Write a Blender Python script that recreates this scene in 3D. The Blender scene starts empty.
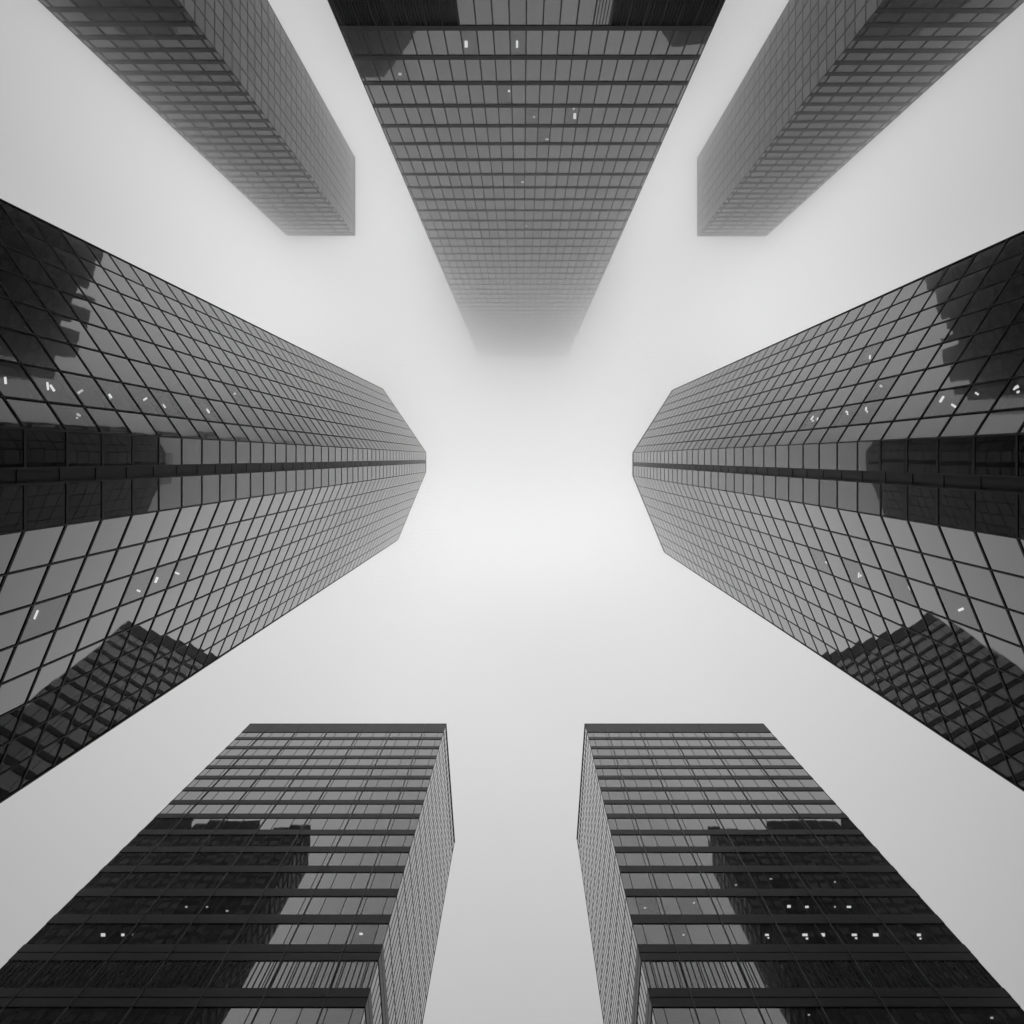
import bpy, math, random
from mathutils import Vector

random.seed(7)
R = math.radians
S = bpy.context.scene

# ------------------------------------------------------------------ camera
F = 640.0                 # focal length in pixels of a 1024 px frame
ZU, ZV = 522.0, 458.0     # where the zenith falls in the frame
CAM_Z = 1.6
cd = bpy.data.cameras.new("camera")
cam = bpy.data.objects.new("camera", cd)
S.collection.objects.link(cam)
cam.location = (0, 0, CAM_Z)
cam.rotation_euler = (math.pi, 0, 0)          # looks straight up, image down = +Y
cd.sensor_width = 36.0
cd.sensor_fit = 'HORIZONTAL'
cd.lens = F / 1024.0 * 36.0
cd.shift_x = (512 - ZU) / 1024.0
cd.shift_y = (ZV - 512) / 1024.0
cd.clip_start = 0.1
cd.clip_end = 6000
S.camera = cam

# ------------------------------------------------------------------ sky
SUN_EL, SUN_AZ = R(88), R(180)
SKY_TOP = 8.0
W = bpy.data.worlds.new("World")
S.world = W
W.use_nodes = True
nt = W.node_tree
nt.nodes.clear()
def N(tree, kind, **kw):
    n = tree.nodes.new(kind)
    for k, v in kw.items():
        setattr(n, k, v)
    return n
def math_node(tree, op, a=None, b=None, c=None):
    n = tree.nodes.new('ShaderNodeMath')
    n.operation = op
    for i, v in enumerate((a, b, c)):
        if v is None:
            continue
        if isinstance(v, (int, float)):
            n.inputs[i].default_value = v
        else:
            tree.links.new(v, n.inputs[i])
    return n.outputs[0]
out = N(nt, 'ShaderNodeOutputWorld')
bg = N(nt, 'ShaderNodeBackground')
bg.inputs['Strength'].default_value = 0.1
sky = N(nt, 'ShaderNodeTexSky', sky_type='NISHITA', sun_disc=False)
sky.sun_elevation = SUN_EL
sky.sun_rotation = SUN_AZ
bw = N(nt, 'ShaderNodeRGBToBW')
nt.links.new(sky.outputs[0], bw.inputs[0])
tc = N(nt, 'ShaderNodeTexCoord')
sep = N(nt, 'ShaderNodeSeparateXYZ')
nt.links.new(tc.outputs['Generated'], sep.inputs[0])
zc = math_node(nt, 'MAXIMUM', sep.outputs['Z'], 0.0)
# overcast sky: brightest overhead, falling to the horizon
zp = math_node(nt, 'POWER', zc, 2.0)
ov = math_node(nt, 'MULTIPLY_ADD', zp, SKY_TOP * 0.84, SKY_TOP * 0.16)
ns = N(nt, 'ShaderNodeTexNoise')
ns.inputs['Scale'].default_value = 2.2
ns.inputs['Detail'].default_value = 3
ns.inputs['Roughness'].default_value = 0.45
nt.links.new(tc.outputs['Generated'], ns.inputs['Vector'])
nv = math_node(nt, 'MULTIPLY_ADD', ns.outputs[0], 0.22, 0.90)
ov2 = math_node(nt, 'MULTIPLY', ov, nv)
a1 = math_node(nt, 'MULTIPLY', bw.outputs[0], 0.10)
tot = math_node(nt, 'MULTIPLY_ADD', ov2, 0.95, a1)
nt.links.new(tot, bg.inputs['Color'])
nt.links.new(bg.outputs[0], out.inputs['Surface'])

sl = bpy.data.lights.new("sun", 'SUN')
sl.energy = 0.6
sl.angle = R(106)
sl.color = (1, 1, 1)
so = bpy.data.objects.new("sun", sl)
S.collection.objects.link(so)
sd = Vector((math.sin(SUN_AZ) * math.cos(SUN_EL), math.cos(SUN_AZ) * math.cos(SUN_EL), math.sin(SUN_EL)))
so.rotation_euler = sd.to_track_quat('Z', 'Y').to_euler()
so.location = (0, 0, 400)

S.view_settings.view_transform = 'Standard'
S.view_settings.look = 'None'
S.view_settings.exposure = 0.0
S.view_settings.gamma = 1.0
cy = S.cycles
cy.max_bounces = 28
cy.diffuse_bounces = 2
cy.glossy_bounces = 4
cy.transmission_bounces = 2
cy.volume_bounces = 24
cy.transparent_max_bounces = 8
cy.volume_step_rate = 0.35
cy.volume_max_steps = 128
cy.caustics_reflective = False
cy.caustics_refractive = False
cy.use_denoising = True

# ------------------------------------------------------------------ materials
def principled(name, base, rough, ior=1.5, metallic=0.0):
    m = bpy.data.materials.new(name)
    m.use_nodes = True
    b = m.node_tree.nodes['Principled BSDF']
    b.inputs['Base Color'].default_value = (base, base, base, 1)
    b.inputs['Roughness'].default_value = rough
    b.inputs['IOR'].default_value = ior
    b.inputs['Metallic'].default_value = metallic
    return m, m.node_tree, b

def glass_material(name, base, ior, wave=0.004, scale=0.5, rough=0.015):
    """coated window glass: dark behind, mirror-like in front, slightly wavy; no two panes quite alike"""
    m, t, b = principled(name, base, rough, ior)
    tco = N(t, 'ShaderNodeTexCoord')
    no = N(t, 'ShaderNodeTexNoise')
    no.inputs['Scale'].default_value = scale
    no.inputs['Detail'].default_value = 1.5
    t.links.new(tco.outputs['Object'], no.inputs['Vector'])
    bp = N(t, 'ShaderNodeBump')
    bp.inputs['Strength'].default_value = 1.0
    bp.inputs['Distance'].default_value = wave
    t.links.new(no.outputs[0], bp.inputs['Height'])
    t.links.new(bp.outputs[0], b.inputs['Normal'])
    ge = N(t, 'ShaderNodeNewGeometry')
    oi = N(t, 'ShaderNodeObjectInfo')
    rr = math_node(t, 'FRACT', math_node(t, 'ADD', ge.outputs['Random Per Island'], oi.outputs['Random']))
    i2 = math_node(t, 'MULTIPLY_ADD', rr, 0.18, ior - 0.09)
    t.links.new(i2, b.inputs['IOR'])
    # dirt film
    n2 = N(t, 'ShaderNodeTexNoise')
    n2.inputs['Scale'].default_value = 0.9
    n2.inputs['Detail'].default_value = 6
    t.links.new(tco.outputs['Object'], n2.inputs['Vector'])
    r2 = math_node(t, 'MULTIPLY_ADD', n2.outputs[0], 0.05, rough - 0.02)
    t.links.new(math_node(t, 'MAXIMUM', r2, 0.0), b.inputs['Roughness'])
    c2 = math_node(t, 'MULTIPLY', math_node(t, 'MULTIPLY_ADD', n2.outputs[0], 0.8, 0.6), base)
    t.links.new(c2, b.inputs['Base Color'])
    return m

def metal_material(name, base, rough, var=0.35, ior=1.4):
    m, t, b = principled(name, base, rough, ior)
    tco = N(t, 'ShaderNodeTexCoord')
    mp = N(t, 'ShaderNodeMapping')
    mp.inputs['Scale'].default_value = (1.3, 1.3, 0.25)
    t.links.new(tco.outputs['Object'], mp.inputs['Vector'])
    no = N(t, 'ShaderNodeTexNoise')
    no.inputs['Scale'].default_value = 1.2
    no.inputs['Detail'].default_value = 5
    t.links.new(mp.outputs[0], no.inputs['Vector'])
    v = math_node(t, 'MULTIPLY', math_node(t, 'MULTIPLY_ADD', no.outputs[0], 2 * var, 1 - var), base)
    t.links.new(v, b.inputs['Base Color'])
    return m

M = {}
M['glass_side'] = glass_material('curtain wall glass', 0.008, 1.78, wave=0.0024)
M['glass_north'] = glass_material('pale office glass', 0.008, 2.4, wave=0.003)
M['glass_far'] = glass_material('far tower glass', 0.01, 1.6, wave=0.003)
M['glass_south'] = glass_material('banded tower glass', 0.008, 2.65, wave=0.0018)
M['glass_return'] = glass_material('side facade glass', 0.03, 1.55, wave=0.003)
M['frame'] = metal_material('black anodised frame', 0.008, 0.5)
M['band'] = metal_material('dark metal spandrel', 0.022, 0.45)
M['parapet'] = metal_material('grey metal parapet', 0.06, 0.5)
M['fin'] = metal_material('thin grey fin', 0.16, 0.4)
M['groove'] = metal_material('dark recess metal', 0.014, 0.5)
M['roof'] = metal_material('roof membrane', 0.15, 0.9)
M['room'] = metal_material('office interior', 0.12, 0.9)
M['reflected'] = metal_material('dark cladding', 0.022, 0.6)
M['darkpane'] = glass_material('dark cladding glass', 0.006, 1.35)

def clear_glass(ior):
    m = bpy.data.materials.new('clear window glass')
    m.use_nodes = True
    t = m.node_tree
    t.nodes.clear()
    o = N(t, 'ShaderNodeOutputMaterial')
    mx = N(t, 'ShaderNodeMixShader')
    tr = N(t, 'ShaderNodeBsdfTransparent')
    tr.inputs[0].default_value = (.8, .8, .8, 1)
    gl = N(t, 'ShaderNodeBsdfGlossy')
    gl.inputs['Roughness'].default_value = 0.01
    fr = N(t, 'ShaderNodeFresnel')
    fr.inputs['IOR'].default_value = ior
    t.links.new(fr.outputs[0], mx.inputs[0])
    t.links.new(tr.outputs[0], mx.inputs[1])
    t.links.new(gl.outputs[0], mx.inputs[2])
    t.links.new(mx.outputs[0], o.inputs['Surface'])
    return m
for key, ior in (('glass_side', 1.78), ('glass_north', 2.4), ('glass_south', 2.6), ('glass_far', 1.6), ('glass_return', 1.55)):
    M['clear_' + key] = clear_glass(ior)
def lamp_material(name, strength):
    m, t, b = principled(name, 0.8, 0.5)
    b.inputs['Emission Color'].default_value = (1, 1, 1, 1)
    b.inputs['Emission Strength'].default_value = strength
    return m
M['lamp'] = lamp_material('lit ceiling panel', 0.95)
M['lamp_dim'] = lamp_material('dim ceiling panel', .5)

# ------------------------------------------------------------------ helpers
class MB:
    def __init__(self):
        self.v, self.f = [], []
    def quad(self, a, b, c, d):
        i = len(self.v)
        self.v += [tuple(a), tuple(b), tuple(c), tuple(d)]
        self.f.append((i, i + 1, i + 2, i + 3))
    def hexa(self, p):
        """eight corners: bottom ring 0-3, top ring 4-7 (same order)"""
        i = len(self.v)
        self.v += [tuple(x) for x in p]
        for q in ((3, 2, 1, 0), (4, 5, 6, 7), (0, 1, 5, 4), (1, 2, 6, 5), (2, 3, 7, 6), (3, 0, 4, 7)):
            self.f.append(tuple(i + k for k in q))
    def box(self, x0, x1, y0, y1, z0, z1):
        self.hexa([(x0, y0, z0), (x1, y0, z0), (x1, y1, z0), (x0, y1, z0),
                   (x0, y0, z1), (x1, y0, z1), (x1, y1, z1), (x0, y1, z1)])
    def build(self, name, mat, parent=None, kind=None, normals=None):
        me = bpy.data.meshes.new(name)
        me.from_pydata(self.v, [], self.f)
        me.materials.append(mat)
        me.update()
        if normals:
            me.polygons.foreach_set('use_smooth', [True] * len(me.polygons))
            me.normals_split_custom_set([n for n in normals for _ in range(4)])
        o = bpy.data.objects.new(name, me)
        S.collection.objects.link(o)
        if parent:
            o.parent = parent
        if kind:
            o['kind'] = kind
        return o

def thing(name, label, cat, loc, group=None):
    o = bpy.data.objects.new(name, None)
    S.collection.objects.link(o)
    o.location = loc
    o['label'] = label
    o['category'] = cat
    if group:
        o['group'] = group
    return o

def project(p):
    z = max(p[2] - CAM_Z, 0.5)
    return ZU + F * p[0] / z, ZV + F * p[1] / z

class Edge:
    pass

class Tower:
    def __init__(self, root, pts, H, styles):
        self.root, self.H = root, H
        self.org = Vector(root.location)
        self.pts = [Vector((x, y)) for x, y in pts]
        n = len(pts)
        cx = sum(p.x for p in self.pts) / n
        cyy = sum(p.y for p in self.pts) / n
        self.edges = []
        for i in range(n):
            e = Edge()
            e.a, e.b = self.pts[i], self.pts[(i + 1) % n]
            e.L = (e.b - e.a).length
            e.t = (e.b - e.a) / e.L
            e.n = Vector((e.t.y, -e.t.x))
            if e.n.dot((e.a + e.b) / 2 - Vector((cx, cyy))) < 0:
                e.n = -e.n
            e.st = styles[i]
            self.edges.append(e)
        self.panes = []            # (edge, a, b, z0, z1)
        self.lit = {}
    def corner(self, i, d_prev, d_this, own='this'):
        """meeting point of the offset lines of edge i-1 and edge i"""
        p, q = self.edges[i - 1], self.edges[i % len(self.edges)]
        cr = p.t.x * q.t.y - p.t.y * q.t.x
        v = q.a
        if abs(cr) < 0.05:
            return v + (q.n * d_this if own == 'this' else p.n * d_prev)
        A, B = v + p.n * d_prev, v + q.n * d_this
        s = ((B - A).x * q.t.y - (B - A).y * q.t.x) / cr
        return A + p.t * s
    def ring(self, zb, hs, ds, inner=-0.35, only=None):
        mb = MB()
        n = len(self.edges)
        o = self.org
        for i in range(n):
            if hs[i] <= 0 or (only and i not in only):
                continue
            j = (i + 1) % n
            oa = self.corner(i, ds[i - 1], ds[i], 'this')
            ob = self.corner(j, ds[i], ds[j], 'prev')
            ia = self.corner(i, inner, inner, 'this')
            ib = self.corner(j, inner, inner, 'prev')
            pts = [oa, ob, ib, ia]
            mb.hexa([(p.x - o.x, p.y - o.y, zb) for p in pts] + [(p.x - o.x, p.y - o.y, zb + hs[i]) for p in pts])
        return mb
    def bar(self, mb, e, s, w, d0, d1, z0, z1):
        o = self.org
        pts = []
        for ss, dd in ((s - w / 2, d1), (s + w / 2, d1), (s + w / 2, d0), (s - w / 2, d0)):
            p = e.a + e.t * ss + e.n * dd
            pts.append((p.x - o.x, p.y - o.y))
        mb.hexa([(x, y, z0) for x, y in pts] + [(x, y, z1) for x, y in pts])
    def pane_quad(self, e, a, b, z0, z1, flat=False):
        st = e.st
        c2 = e.a + e.t * ((a + b) / 2) + e.n * st.get('inset', -0.01)
        c = Vector((c2.x - self.org.x, c2.y - self.org.y, (z0 + z1) / 2))
        t3 = Vector((e.t.x, e.t.y, 0))
        n3 = Vector((e.n.x, e.n.y, 0))
        up = Vector((0, 0, 1))
        # shading normal turned per facade to place reflections, plus small random tilt per sheet
        yw = st.get('yaw', 0)
        if not isinstance(yw, (int, float)):
            yw = yw[0] + (yw[1] - yw[0]) * (a + b) / 2 / e.L
        yaw = R(yw + random.gauss(0, st.get('jit', .12)))
        pv = st.get('pitch', 0)
        if not isinstance(pv, (int, float)):
            pv = pv[0] * min(1.0, max(0.0, (pv[2] - (z0 + z1) / 2) / (pv[2] - pv[1])))
        pit = R(pv + random.gauss(0, st.get('jit', .12)))
        nn = (n3 * math.cos(yaw) - t3 * math.sin(yaw)) * math.cos(pit) + up * math.sin(pit)
        hw, hh = (b - a) / 2, (z1 - z0) / 2
        q = [c - t3 * hw - up * hh, c + t3 * hw - up * hh, c + t3 * hw + up * hh, c - t3 * hw + up * hh]
        if (q[1] - q[0]).cross(q[3] - q[0]).dot(n3) < 0:
            q.reverse()
        return q, nn
    def size_in_view(self, e, a, b, z0, z1):
        m = e.a + e.t * ((a + b) / 2)
        if e.n.dot(-m) < 0 or z0 < 3:
            return 0.0
        P = []
        for s, z in ((a, z0), (b, z0), (b, z1), (a, z1)):
            p = e.a + e.t * s
            P.append(project((p.x, p.y, z)))
        P = [(min(max(x, 0), 1024), min(max(y, 0), 1024)) for x, y in P]
        return abs(sum(P[k][0] * P[(k + 1) % 4][1] - P[(k + 1) % 4][0] * P[k][1] for k in range(4))) / 2
    def find_pane(self, u, v):
        best = None
        for k, (e, a, b, z0, z1) in enumerate(self.panes):
            m = e.a + e.t * ((a + b) / 2)
            if e.n.dot(-m) < 0:
                continue
            dn = Vector(((u - ZU) / F, (v - ZV) / F))
            den = dn.dot(e.n)
            if abs(den) < 1e-6:
                continue
            zz = e.a.dot(e.n) / den
            if zz <= 0:
                continue
            s = (dn * zz - e.a).dot(e.t)
            z = zz + CAM_Z
            if a <= s <= b and z0 - 0.9 <= z <= z1:
                return k
        return best
    def light(self, u, v, w=0.9, d=0.4, dim=False):
        w, d = w * random.uniform(.6, 1.1), d * random.uniform(.6, 1.1)
        k = self.find_pane(u, v)
        if k is not None:
            self.lit.setdefault(k, []).append((u, v, w, d, dim))
    def finish_panes(self):
        order = sorted((k for k in range(len(self.panes)) if k not in self.lit),
                       key=lambda k: -self.size_in_view(*self.panes[k]))
        single = [k for k in order[:100 - len(self.lit)] if self.size_in_view(*self.panes[k]) > 3]
        chosen = set(single)
        rest = {}
        for k, (e, a, b, z0, z1) in enumerate(self.panes):
            if k in self.lit:
                self.lit_window(e, a, b, z0, z1, self.lit[k])
                continue
            q, nn = self.pane_quad(e, a, b, z0, z1)
            if k in chosen:
                mb = MB()
                mb.quad(*q)
                mb.build('window', M[e.st['glass']], self.root, None, [nn])
            else:
                mb, ns_ = rest.setdefault(e.st['glass'], (MB(), []))
                mb.quad(*q)
                ns_.append(nn)
        for g, (mb, ns_) in rest.items():
            mb.build('window', M[g], self.root, 'stuff', ns_)
    def lit_window(self, e, a, b, z0, z1, spots):
        o = self.org
        mb = MB()
        q, nn = self.pane_quad(e, a, b, z0, z1)
        mb.quad(*q)
        w = mb.build('lit_window', M['clear_' + e.st['glass']], self.root, None, [nn])
        def P(s, d, z):
            p = e.a + e.t * s + e.n * d
            return (p.x - o.x, p.y - o.y, z)
        dep = -3.2
        d0 = e.st.get('inset', -0.01) - 0.02
        rm = MB()
        rm.quad(P(a, dep, z0), P(b, dep, z0), P(b, dep, z1), P(a, dep, z1))
        rm.quad(P(a, d0, z0), P(a, dep, z0), P(a, dep, z1), P(a, d0, z1))
        rm.quad(P(b, d0, z0), P(b, dep, z0), P(b, dep, z1), P(b, d0, z1))
        rm.quad(P(a, d0, z0), P(b, d0, z0), P(b, dep, z0), P(a, dep, z0))
        rm.quad(P(a, d0, z1), P(b, d0, z1), P(b, dep, z1), P(a, dep, z1))
        rm.build('room', M['room'], w)
        for (u, v, lw, ld, dim) in spots:
            zc_ = z1 - 0.06
            h = zc_ - CAM_Z
            q = Vector(((u - ZU) / F * h, (v - ZV) / F * h)) - e.a
            s = min(max(q.dot(e.t), a + lw / 2 + 0.1), b - lw / 2 - 0.1)
            d = min(max(q.dot(e.n), dep + 0.4), -0.45)
            lm = MB()
            def slab(s0, d0_, l, wd, ang):
                ca, sa = math.cos(ang), math.sin(ang)
                c4 = [(s0 + x * ca - y * sa, d0_ + x * sa + y * ca) for x, y in ((-l / 2, -wd / 2), (l / 2, -wd / 2), (l / 2, wd / 2), (-l / 2, wd / 2))]
                lm.hexa([P(x, y, zc_) for x, y in c4] + [P(x, y, zc_ + .04) for x, y in c4])
            ang = random.choice((0, 0, math.pi / 2, .5, -.5)) if e.st.get('loose') else 0
            slab(s, d, lw, ld, ang)
            if random.random() < .25:
                slab(min(s + lw * .4, b - .2), max(d - ld * 1.5, dep + .2), lw * .45, ld * .7, ang)
            lm.build('ceiling_light', M['lamp_dim' if dim else 'lamp'], w)
    def columns(self, zlo, zhi, name='mullion', fin=False):
        for i, e in enumerate(self.edges):
            st = e.st
            if st.get('solid'):
                continue
            for s in st['cols']:
                if 0.02 < s < e.L - 0.02:
                    mb = MB()
                    self.bar(mb, e, s, st.get('mw', .14), -0.35, st.get('md', .06), zlo, zhi)
                    mb.build(name, M['frame'], self.root)
        for i, e in enumerate(self.edges):
            mb = MB()
            pts = [self.corner(i, .03, .03), None, None, None]
            c = self.corner(i, .01, .01)
            w = self.edges[i].st.get('post', .045)
            mb.box(c.x - w - self.org.x, c.x + w - self.org.x, c.y - w - self.org.y, c.y + w - self.org.y, zlo, zhi)
            mb.build('corner_post', M['frame'], self.root)
    def roof(self, h=1.2, d=0.08, mat='parapet'):
        n = len(self.edges)
        self.ring(self.H - h, [h] * n, [d] * n, -0.5).build('parapet', M[mat], self.root)
        mb = MB()
        o = self.org
        mb.v = [(p.x - o.x, p.y - o.y, self.H - 0.5) for p in (self.corner(i, -0.45, -0.45) for i in range(n))]
        mb.f = [tuple(range(n))]
        mb.build('roof', M['roof'], self.root)

def px(points, H, scale=None):
    k = (H - CAM_Z) / F if scale is None else scale
    return [((u - ZU) * k, (v - ZV) * k) for u, v in points]

def even(L, n):
    return [L * i / n for i in range(n + 1)]

# ------------------------------------------------------------------ ground
def paving():
    m, t, b = principled('plaza paving', 0.07, 0.8)
    tco = N(t, 'ShaderNodeTexCoord')
    br = N(t, 'ShaderNodeTexBrick')
    br.inputs['Scale'].default_value = 1.0
    br.inputs['Color1'].default_value = (.075, .075, .075, 1)
    br.inputs['Color2'].default_value = (.06, .06, .06, 1)
    br.inputs['Mortar'].default_value = (.03, .03, .03, 1)
    br.inputs['Mortar Size'].default_value = 0.012
    t.links.new(tco.outputs['Object'], br.inputs['Vector'])
    t.links.new(br.outputs['Color'], b.inputs['Base Color'])
    return m
g = MB()
g.quad((-1500, -1500, 0), (1500, -1500, 0), (1500, 1500, 0), (-1500, 1500, 0))
go = g.build('ground', paving())
go['kind'] = 'structure'

# ------------------------------------------------------------------ the two facing side towers
def side_tower(root, pix, H, nfl, phase, ncols, yaw1, yaw2, label):
    k = H / F
    pts = px(pix, H)
    r = thing('glass_tower', label, 'skyscraper', root, 'faceted glass towers facing each other')
    L = [(Vector(pts[(i + 1) % 8]) - Vector(pts[i])).length for i in range(8)]
    n1, n2 = ncols
    w1 = (1 - .097) / (n1 - 1)
    c1 = [L[0] * w1 * i for i in range(n1)] + [L[0]]
    base = dict(glass='glass_side', loose=True, mw=.085, md=.025)
    st = [dict(base, cols=c1, yaw=yaw1), dict(base, cols=[0, L[1]], pitch=2.1), dict(base, solid=True, cols=[0, L[2]]), dict(base, cols=[0, L[3]], pitch=2.1),
          dict(base, cols=even(L[4], n2), yaw=yaw2, pitch=(7.2, 42, 85)), dict(base, cols=even(L[5], 9)), dict(base, cols=even(L[6], 12)), dict(base, cols=even(L[7], 9))]
    T = Tower(r, pts, H, st)
    fh = (H - CAM_Z) / nfl
    lv = [0.0] + [CAM_Z + fh * (i + phase) for i in range(nfl)]
    lv = [z for z in lv if z < H - .6]
    hs = [.12, .12, .05, .12, .12, .12, .12, .12]
    ds = [.02, .02, -.27, .02, .02, .02, .02, .02]
    T.columns(0, H - .3)
    for i, z in enumerate(lv):
        if i:
            T.ring(z - .085, hs, ds).build('transom', M['frame'], r)
        z1 = (lv[i + 1] if i + 1 < len(lv) else H - .4)
        for e in T.edges:
            if e.st.get('solid'):
                continue
            for a, b in zip(e.st['cols'][:-1], e.st['cols'][1:]):
                T.panes.append((e, a, b, z, z1))
    e = T.edges[2]
    mb = MB()
    T.bar(mb, e, e.L / 2, e.L + .1, -.6, -.3, 0, H - .2)
    mb.build('groove', M['groove'], r)
    T.roof(.45, .04, 'frame')
    return T

HL, HR = 139.0, 130.0
TL = side_tower((-30, 2, 0), [(383, 389.2), (426, 452.3), (426, 460), (426, 463.1), (426, 472), (398, 539.7), (305, 545), (305, 395)],
                HL, 56, .82, (8, 8), (1.5, 9.0), 1.2,
                'dark glass skyscraper on the left with a faceted corner and one vertical groove')
for u, v in ((2, 376), (46, 384), (52, 388), (110, 396), (145, 399), (164, 406), (212, 408), (136, 598), (155, 583), (175, 577), (34, 619)):
    TL.light(u, v, .42, .13)
for u, v in ((77, 387), (77, 409), (237, 392)):
    TL.light(u, v, .3, .15, True)
TL.finish_panes()

TR = side_tower((32, 2, 0), [(672, 390.4), (632.5, 452.6), (632.5, 462.3), (632.5, 465.8), (632.5, 475.8), (664, 552), (750, 556), (750, 396)],
                HR, 47, .5, (8, 8), (4.9, 12.0), 1.6,
                'dark glass skyscraper on the right with a faceted corner and one vertical groove')
for u, v in ((1013, 382), (937, 396), (965, 389), (972, 390), (809, 416), (823, 411), (844, 410), (865, 405), (870, 357), (832, 575), (860, 578), (963, 614)):
    TR.light(u, v, .42, .13)
for u, v in ((876, 382), (915, 600)):
    TR.light(u, v, .3, .15, True)
TR.finish_panes()

# ------------------------------------------------------------------ the central tower that vanishes in the cloud
DN, HN = 48.0, 302.0
rN = thing('office_tower', 'wide gridded office tower at top centre whose upper floors vanish in cloud', 'skyscraper', (0, -60, 0))
ptsN = [(.4432 * DN, -DN), (-.4236 * DN, -DN), (-.4236 * DN, -DN - 24), (.4432 * DN, -DN - 24)]
LW = (.4432 + .4236) * DN
pw = (LW - 0.9) / 22
colN = [0, .45] + [.45 + pw * i for i in range(1, 22)] + [LW - .45, LW]
bN = dict(glass='glass_north', mw=.155, md=.04)
TN = Tower(rN, ptsN, HN, [dict(bN, cols=colN), dict(bN, cols=even(24, 13)), dict(bN, cols=even(LW, 20)), dict(bN, cols=even(24, 13))])
fhN = 5.268
z0N = 71.4 - .41 + CAM_Z
levN = [z0N + fhN * i for i in range(-13, 60) if z0N + fhN * i < HN - 3 and z0N + fhN * i > 1]
TN.columns(0, HN - .5)
for i, z in enumerate(levN):
    mech = abs(z - (z0N - fhN)) < .1
    TN.ring(z, [.82] * 4, [.06] * 4).build('spandrel', M['frame'], rN)
    z1 = levN[i + 1] if i + 1 < len(levN) else HN - 1.1
    for ei, e in enumerate(TN.edges):
        cols = e.st['cols']
        for a, b in zip(cols[:-1], cols[1:]):
            if mech and ei == 0:
                um = project((*(e.a + e.t * ((a + b) / 2)), 72.0))[0]
                if um < 452 or um > 606:
                    continue
            TN.panes.append((e, a, b, z + .82, z1))
    if mech:
        e = TN.edges[0]
        cut = []
        for lo, hi in ((0, None), (None, e.L)):
            xs = [s for s in cols if True]
        cF = e.st['cols']
        keep = [s for s in cF if 452 < project((*(e.a + e.t * s), 72.0))[0] < 606]
        for sa, sb in ((0, min(keep) - pw * .5), (max(keep) + pw * .5, e.L)):
            sa_ = max([s for s in cF if s <= sa + .01] or [0]) if sa == 0 else min(cF, key=lambda q: abs(q - sa))
            sb_ = min(cF, key=lambda q: abs(q - sb)) if sb != e.L else e.L
            mb = MB()
            T_ = TN
            T_.bar(mb, e, (sa_ + sb_) / 2, sb_ - sa_, -.5, -.3, z + .82, z1)
            s = sa_ + .15
            while s < sb_:
                T_.bar(mb, e, s, .09, -.299, .0, z + .82, z1)
                s += .34
            mb.build('louvre_screen', M['frame'], rN)
TN.roof(1.2, .1)
for u, v in ((463, 44), (517, 44), (577, 116)):
    TN.light(u, v, .4, .8)
TN.light(509, 91, .35, .35)
for u, v in ((534, 117), (549, 140), (524, 182), (526, 226), (400, 74)):
    TN.light(u, v, .5, .3, True)
TN.finish_panes()

# ------------------------------------------------------------------ the two slim towers behind it
def slim_tower(pix, H, label):
    pts = px(pix, H)
    cx = sum(p[0] for p in pts) / 4
    cyy = sum(p[1] for p in pts) / 4
    r = thing('slim_tower', label, 'skyscraper', (cx, cyy, 0), 'slim towers half lost in fog')
    L = [(Vector(pts[(i + 1) % 4]) - Vector(pts[i])).length for i in range(4)]
    bF = dict(glass='glass_far', mw=.22, md=.075)
    bS = dict(glass='glass_far', mw=.13, md=.03)
    c5 = [0, L[0] * .05] + [L[0] * (.05 + .18 * i) for i in range(1, 5)] + [L[0] * .95, L[0]]
    T = Tower(r, pts, H, [dict(bF, cols=c5, pitch=5.0), dict(bS, cols=even(L[1], 8), yaw=4.0), dict(bF, cols=even(L[2], 5)), dict(bS, cols=even(L[3], 8))])
    fh = 2.92
    T.columns(0, H - .5)
    lev = [2.1 + fh * i for i in range(62) if 2.1 + fh * i < H - 1.5]
    for i, z in enumerate(lev):
        T.ring(z, [.92, .16, .92, .16], [.06, .03, .06, .03]).build('spandrel', M['band'], r)
        z1 = lev[i + 1] if i + 1 < len(lev) else H - .5
        for ei, e in enumerate(T.edges):
            zb = z + (.92 if ei % 2 == 0 else .16)
            for a, b in zip(e.st['cols'][:-1], e.st['cols'][1:]):
                T.panes.append((e, a, b, zb, z1))
    T.roof(.7, .1)
    T.finish_panes()
    return T
slim_tower([(287, 235.5), (355, 235.5), (355, 158), (287, 158)], 180.0, 'slim foggy tower in the upper left, paler side facing the centre')
slim_tower([(766, 236), (697.5, 236), (697.5, 158), (766, 158)], 180.0, 'slim foggy tower in the upper right, paler side facing the centre')

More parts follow.
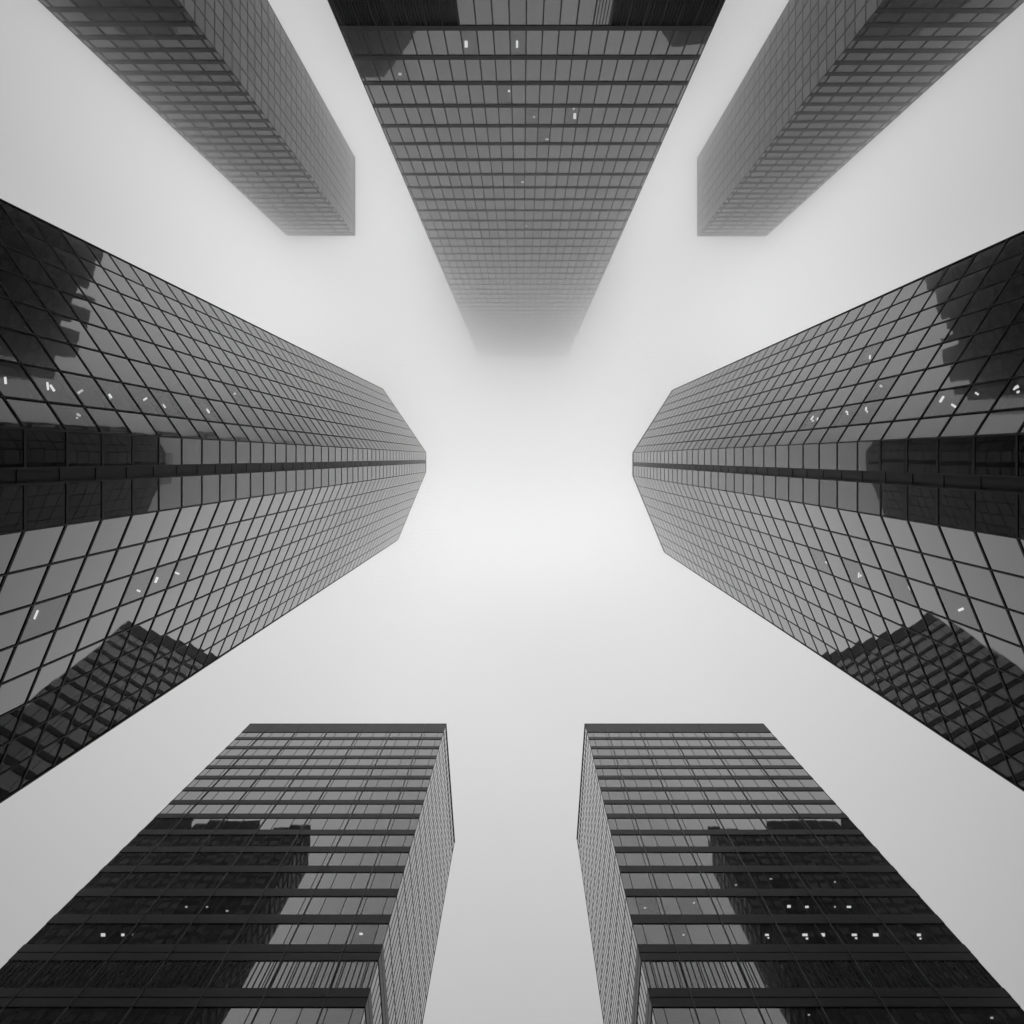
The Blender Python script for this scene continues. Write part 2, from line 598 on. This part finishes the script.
# ------------------------------------------------------------------ the two banded towers at the bottom
YB = 68.0
KB = YB / 266.0
HB = YB * F / 266.0 + CAM_Z
def zb_of(v):
    return YB * F / (v - ZV) + CAM_Z
def banded_tower(pix, label, lights, dims):
    pts = [((u - ZU) * KB, (v - ZV) * KB) for u, v in pix]
    cx = sum(p[0] for p in pts) / 4
    cyy = sum(p[1] for p in pts) / 4
    r = thing('banded_tower', label, 'skyscraper', (cx, cyy, 0), 'banded towers side by side')
    L = [(Vector(pts[(i + 1) % 4]) - Vector(pts[i])).length for i in range(4)]
    pane = 12.3 * KB
    cF = [0, pane * .45]
    while cF[-1] + pane < L[0] - .5:
        cF.append(cF[-1] + pane)
    cF.append(L[0])
    bF = dict(glass='glass_south', mw=.10, md=.03)
    bS = dict(glass='glass_return', mw=.10, md=.03)
    # edge 0: corner -> outer end (front), edge 3: far side corner -> corner (visible return side)
    T = Tower(r, pts, HB, [dict(bF, cols=cF, pitch=1.5), dict(bF, cols=even(L[1], 12)), dict(bF, cols=even(L[2], 14)), dict(bS, cols=even(L[3], 22))])
    vs = [738.4, 747.6, 757.2, 767.1, 777.5, 789.2, 802.2, 816.1, 832.5, 849.7, 869.3, 892.9, 919.4]
    hb = [1.2 + .6 * (v - 738) / 181 for v in vs]
    lev = [(zb_of(v) - h / 2, h, 'glass') for v, h in zip(vs, hb)]
    zt1, zt0 = zb_of(961), zb_of(945)
    zm1, zm0 = zb_of(1007.4), zb_of(988.8)
    lev += [(zt1, zt0 - zt1, 'glass'), (zm1, zm0 - zm1, 'louvre')]
    z = zm1 - 5.2
    while z > 0.5:
        lev.append((z, 1.8, 'glass'))
        z -= 5.2
    lev.sort()
    T.columns(0, HB - .4)
    for i, (z, h, fill) in enumerate(lev):
        big = h > 2.0
        if big:
            mb = T.ring(z, [h * .46] * 3 + [h * .46], [.10, .10, .10, .07])
            m2 = T.ring(z + h * .46 + .14, [h * .54 - .14] * 4, [.12, .12, .12, .08])
            n0 = len(mb.v)
            mb.v += m2.v
            mb.f += [tuple(n0 + q for q in f) for f in m2.f]
            m3 = T.ring(z + h * .46 + .002, [.136] * 4, [.02, .02, .02, .01])
            n0 = len(mb.v)
            mb.v += m3.v
            mb.f += [tuple(n0 + q for q in f) for f in m3.f]
            mb.build('spandrel', M['band'], r)
        else:
            T.ring(z, [h, h, h, .14], [.10, .10, .10, .03]).build('spandrel', M['band'], r)
        z1 = lev[i + 1][0] if i + 1 < len(lev) else HB - 5.0
        for ei, e in enumerate(T.edges):
            zz = z + (h if (ei != 3 or big) else .16)
            for a, b in zip(e.st['cols'][:-1], e.st['cols'][1:]):
                T.panes.append((e, a, b, zz, z1 if ei != 3 or i + 1 < len(lev) else HB - .6))
        if fill == 'louvre':
            e = T.edges[0]
            mb = MB()
            s = .4
            while s < e.L - .2:
                T.bar(mb, e, s, .13, -.2, .08, z + h - .05, z1 + .05)
                s += .78
            mb.build('louvre_screen', M['frame'], r)
    # thin grey fins that run the whole height of the front
    e = T.edges[0]
    s = 20.5 * KB
    while s < e.L - 1:
        mb = MB()
        T.bar(mb, e, s, .09, .0, .20, 0, HB - .03)
        mb.build('fin', M['fin'], r)
        s += 30.75 * KB
    T.ring(HB - 5.0, [5.0, 5.0, 5.0, .5], [.12, .12, .12, .06], -.5).build('parapet', M['parapet'], r)
    T.ring(HB - .45, [.42, .42, .42, .4], [.15, .15, .15, .15], -.5).build('coping', M['parapet'], r)
    mb = MB()
    mb.v = [(p.x - cx, p.y - cyy, HB - 1.2) for p in (T.corner(i, -.45, -.45) for i in range(4))]
    mb.f = [(0, 1, 2, 3)]
    mb.build('roof', M['roof'], r)
    for u, v in lights:
        T.light(u, v, .75, .42)
    for u, v in dims:
        T.light(u, v, .4, .25, True)
    T.finish_panes()
    return T
banded_tower([(446, 724), (250.7, 724), (250.7, 841), (454.5, 841)],
             'dark banded tower at the lower left under a grey parapet',
             [(103, 935), (121, 935), (361, 934)], [(133, 935), (185, 907), (207, 907), (225, 911)])
banded_tower([(585, 724), (763, 724), (763, 838), (577, 838)],
             'dark banded tower at the lower right under a grey parapet, several ceiling lights on',
             [(767, 935), (805, 935), (823, 935), (861, 935), (880, 935), (919, 935), (789, 906.5), (807, 907), (849, 907)],
             [(835, 907), (645, 908), (685, 935), (694, 903), (736, 885), (771, 879), (835, 882), (809, 1015), (1000, 1018)])

# ------------------------------------------------------------------ added unseen buildings, placed and sized to put dark reflections in the glass
def reflection_block(x0, x1, y0, y1, H, steps, label):
    r = thing('added_reflection_block', label, 'skyscraper', ((x0 + x1) / 2, (y0 + y1) / 2, 0), 'unseen added blocks mirrored in the glass')
    cx, cyy = (x0 + x1) / 2, (y0 + y1) / 2
    mb = MB()
    mb.box(x0 - cx, x1 - cx, y0 - cyy, y1 - cyy, 0, H)
    mb.build('wall', M['reflected'], r)
    mb = MB()
    for (fx0, fx1, fy0, fy1, h) in steps:
        mb.box(x0 + (x1 - x0) * fx0 - cx, x0 + (x1 - x0) * fx1 - cx, y0 + (y1 - y0) * fy0 - cyy, y0 + (y1 - y0) * fy1 - cyy, H + .002, H + h)
    mb.build('roof_plant', M['reflected'], r)
    z = 4.0
    wb = MB()
    while z < H - 3:
        n = int((x1 - x0) / 3.4)
        w = (x1 - x0) / n
        for i in range(n):
            for yy, dd in ((y1 - cyy, .012), (y0 - cyy, -.012)):
                a, b = x0 - cx + w * i + .45, x0 - cx + w * (i + 1) - .45
                q = [(a, yy + dd, z), (b, yy + dd, z), (b, yy + dd, z + 2.3), (a, yy + dd, z + 2.3)]
                if dd > 0:
                    q.reverse()
                wb.quad(*q)
        n = int((y1 - y0) / 3.4)
        w = (y1 - y0) / n
        for i in range(n):
            for xx, dd in ((x1 - cx, .012), (x0 - cx, -.012)):
                a, b = y0 - cyy + w * i + .45, y0 - cyy + w * (i + 1) - .45
                q = [(xx + dd, a, z), (xx + dd, b, z), (xx + dd, b, z + 2.3), (xx + dd, a, z + 2.3)]
                wb.quad(*q)
        z += 4.0
    wb.build('window', M['darkpane'], r, 'stuff')
    return r
reflection_block(-142, -75.5, -2, 10, 231, [(.8, 1, .5, 1, 3), (.35, .7, .3, 1, 7), (0, .3, .2, 1, 11)],
              'unseen added block mirrored as the dark shape in the lower left tower')
reflection_block(66.8, 140, -2, 10, 231, [(0, .2, .5, 1, 3), (.3, .65, .3, 1, 7), (.7, 1, .2, 1, 11)],
              'unseen added block mirrored as the dark shape in the lower right tower')
reflection_block(-47, -29, -132, -112, 178, [(.0, .4, .3, 1, 4), (.5, .8, .2, 1, 8)],
              'narrow unseen added block mirrored dark in the outer end of the left glass tower')
reflection_block(30, 49, -132, -112, 190, [(.6, 1, .3, 1, 4), (.2, .5, .2, 1, 8)],
              'narrow unseen added block mirrored dark in the outer end of the right glass tower')

# ------------------------------------------------------------------ air
def volume_material(name, density):
    m = bpy.data.materials.new(name)
    m.use_nodes = True
    t = m.node_tree
    t.nodes.clear()
    o = N(t, 'ShaderNodeOutputMaterial')
    v = N(t, 'ShaderNodeVolumePrincipled')
    v.inputs['Color'].default_value = (1, 1, 1, 1)
    v.inputs['Anisotropy'].default_value = 0.905
    v.inputs['Density'].default_value = density
    t.links.new(v.outputs[0], o.inputs['Volume'])
    return m, t, v
hz = MB()
hz.box(-1520, 1520, -1520, 1520, -1, 335)
hm, _, _ = volume_material('thin haze', 0.00007)
ho = hz.build('haze', hm)
ho['kind'] = 'stuff'

cl = MB()
cl.box(-150, 150, -190, 90, 60, 330)
cm, t, v = volume_material('low cloud', 0.01)
geo = N(t, 'ShaderNodeNewGeometry')
sp = N(t, 'ShaderNodeSeparateXYZ')
t.links.new(geo.outputs['Position'], sp.inputs[0])
def smooth(x, a, b):
    n = t.nodes.new('ShaderNodeMapRange')
    n.interpolation_type = 'SMOOTHSTEP'
    n.inputs['From Min'].default_value = a
    n.inputs['From Max'].default_value = b
    t.links.new(x, n.inputs['Value'])
    return n.outputs[0]
ax = math_node(t, 'ABSOLUTE', sp.outputs['X'])
low = math_node(t, 'MULTIPLY', math_node(t, 'MULTIPLY', smooth(ax, 36, 52), smooth(sp.outputs['Y'], -40, -62)), 135.0)
low2 = math_node(t, 'MULTIPLY', math_node(t, 'MULTIPLY', smooth(sp.outputs['Y'], -45, -12), smooth(sp.outputs['Y'], 60, 20)), 48.0)
low3 = math_node(t, 'MULTIPLY', math_node(t, 'MULTIPLY', smooth(ax, 34, 18), smooth(sp.outputs['Y'], -15, -45)), 80.0)
low2 = math_node(t, 'ADD', low2, low3)
low = math_node(t, 'ADD', low, low2)
ze = math_node(t, 'ADD', sp.outputs['Z'], low)
zf = math_node(t, 'MINIMUM', math_node(t, 'MAXIMUM', math_node(t, 'DIVIDE', math_node(t, 'SUBTRACT', ze, 60.0), 170.0), 0.0), 1.0)
hz_ = math_node(t, 'POWER', zf, 2.0)
hz2 = smooth(sp.outputs['Z'], 328, 285)
dy = math_node(t, 'ADD', sp.outputs['Y'], 50.0)
rad = math_node(t, 'SQRT', math_node(t, 'ADD', math_node(t, 'MULTIPLY', ax, ax), math_node(t, 'MULTIPLY', dy, dy)))
hr = math_node(t, 'MULTIPLY', smooth(rad, 100, 48), smooth(sp.outputs['Y'], -112, -82))
nn = N(t, 'ShaderNodeTexNoise')
nn.inputs['Scale'].default_value = 0.018
nn.inputs['Detail'].default_value = 2
t.links.new(geo.outputs['Position'], nn.inputs['Vector'])
nz = math_node(t, 'MULTIPLY_ADD', nn.outputs[0], 1.0, 0.5)
dd = math_node(t, 'MULTIPLY', math_node(t, 'MULTIPLY', hz_, hr), math_node(t, 'MULTIPLY', nz, hz2))
thick = math_node(t, 'MULTIPLY_ADD', smooth(ax, 38, 52), 0.8, 1.0)
t.links.new(math_node(t, 'MULTIPLY', math_node(t, 'MULTIPLY', dd, thick), 0.018), v.inputs['Density'])
co = cl.build('low_cloud', cm)
co['kind'] = 'stuff'
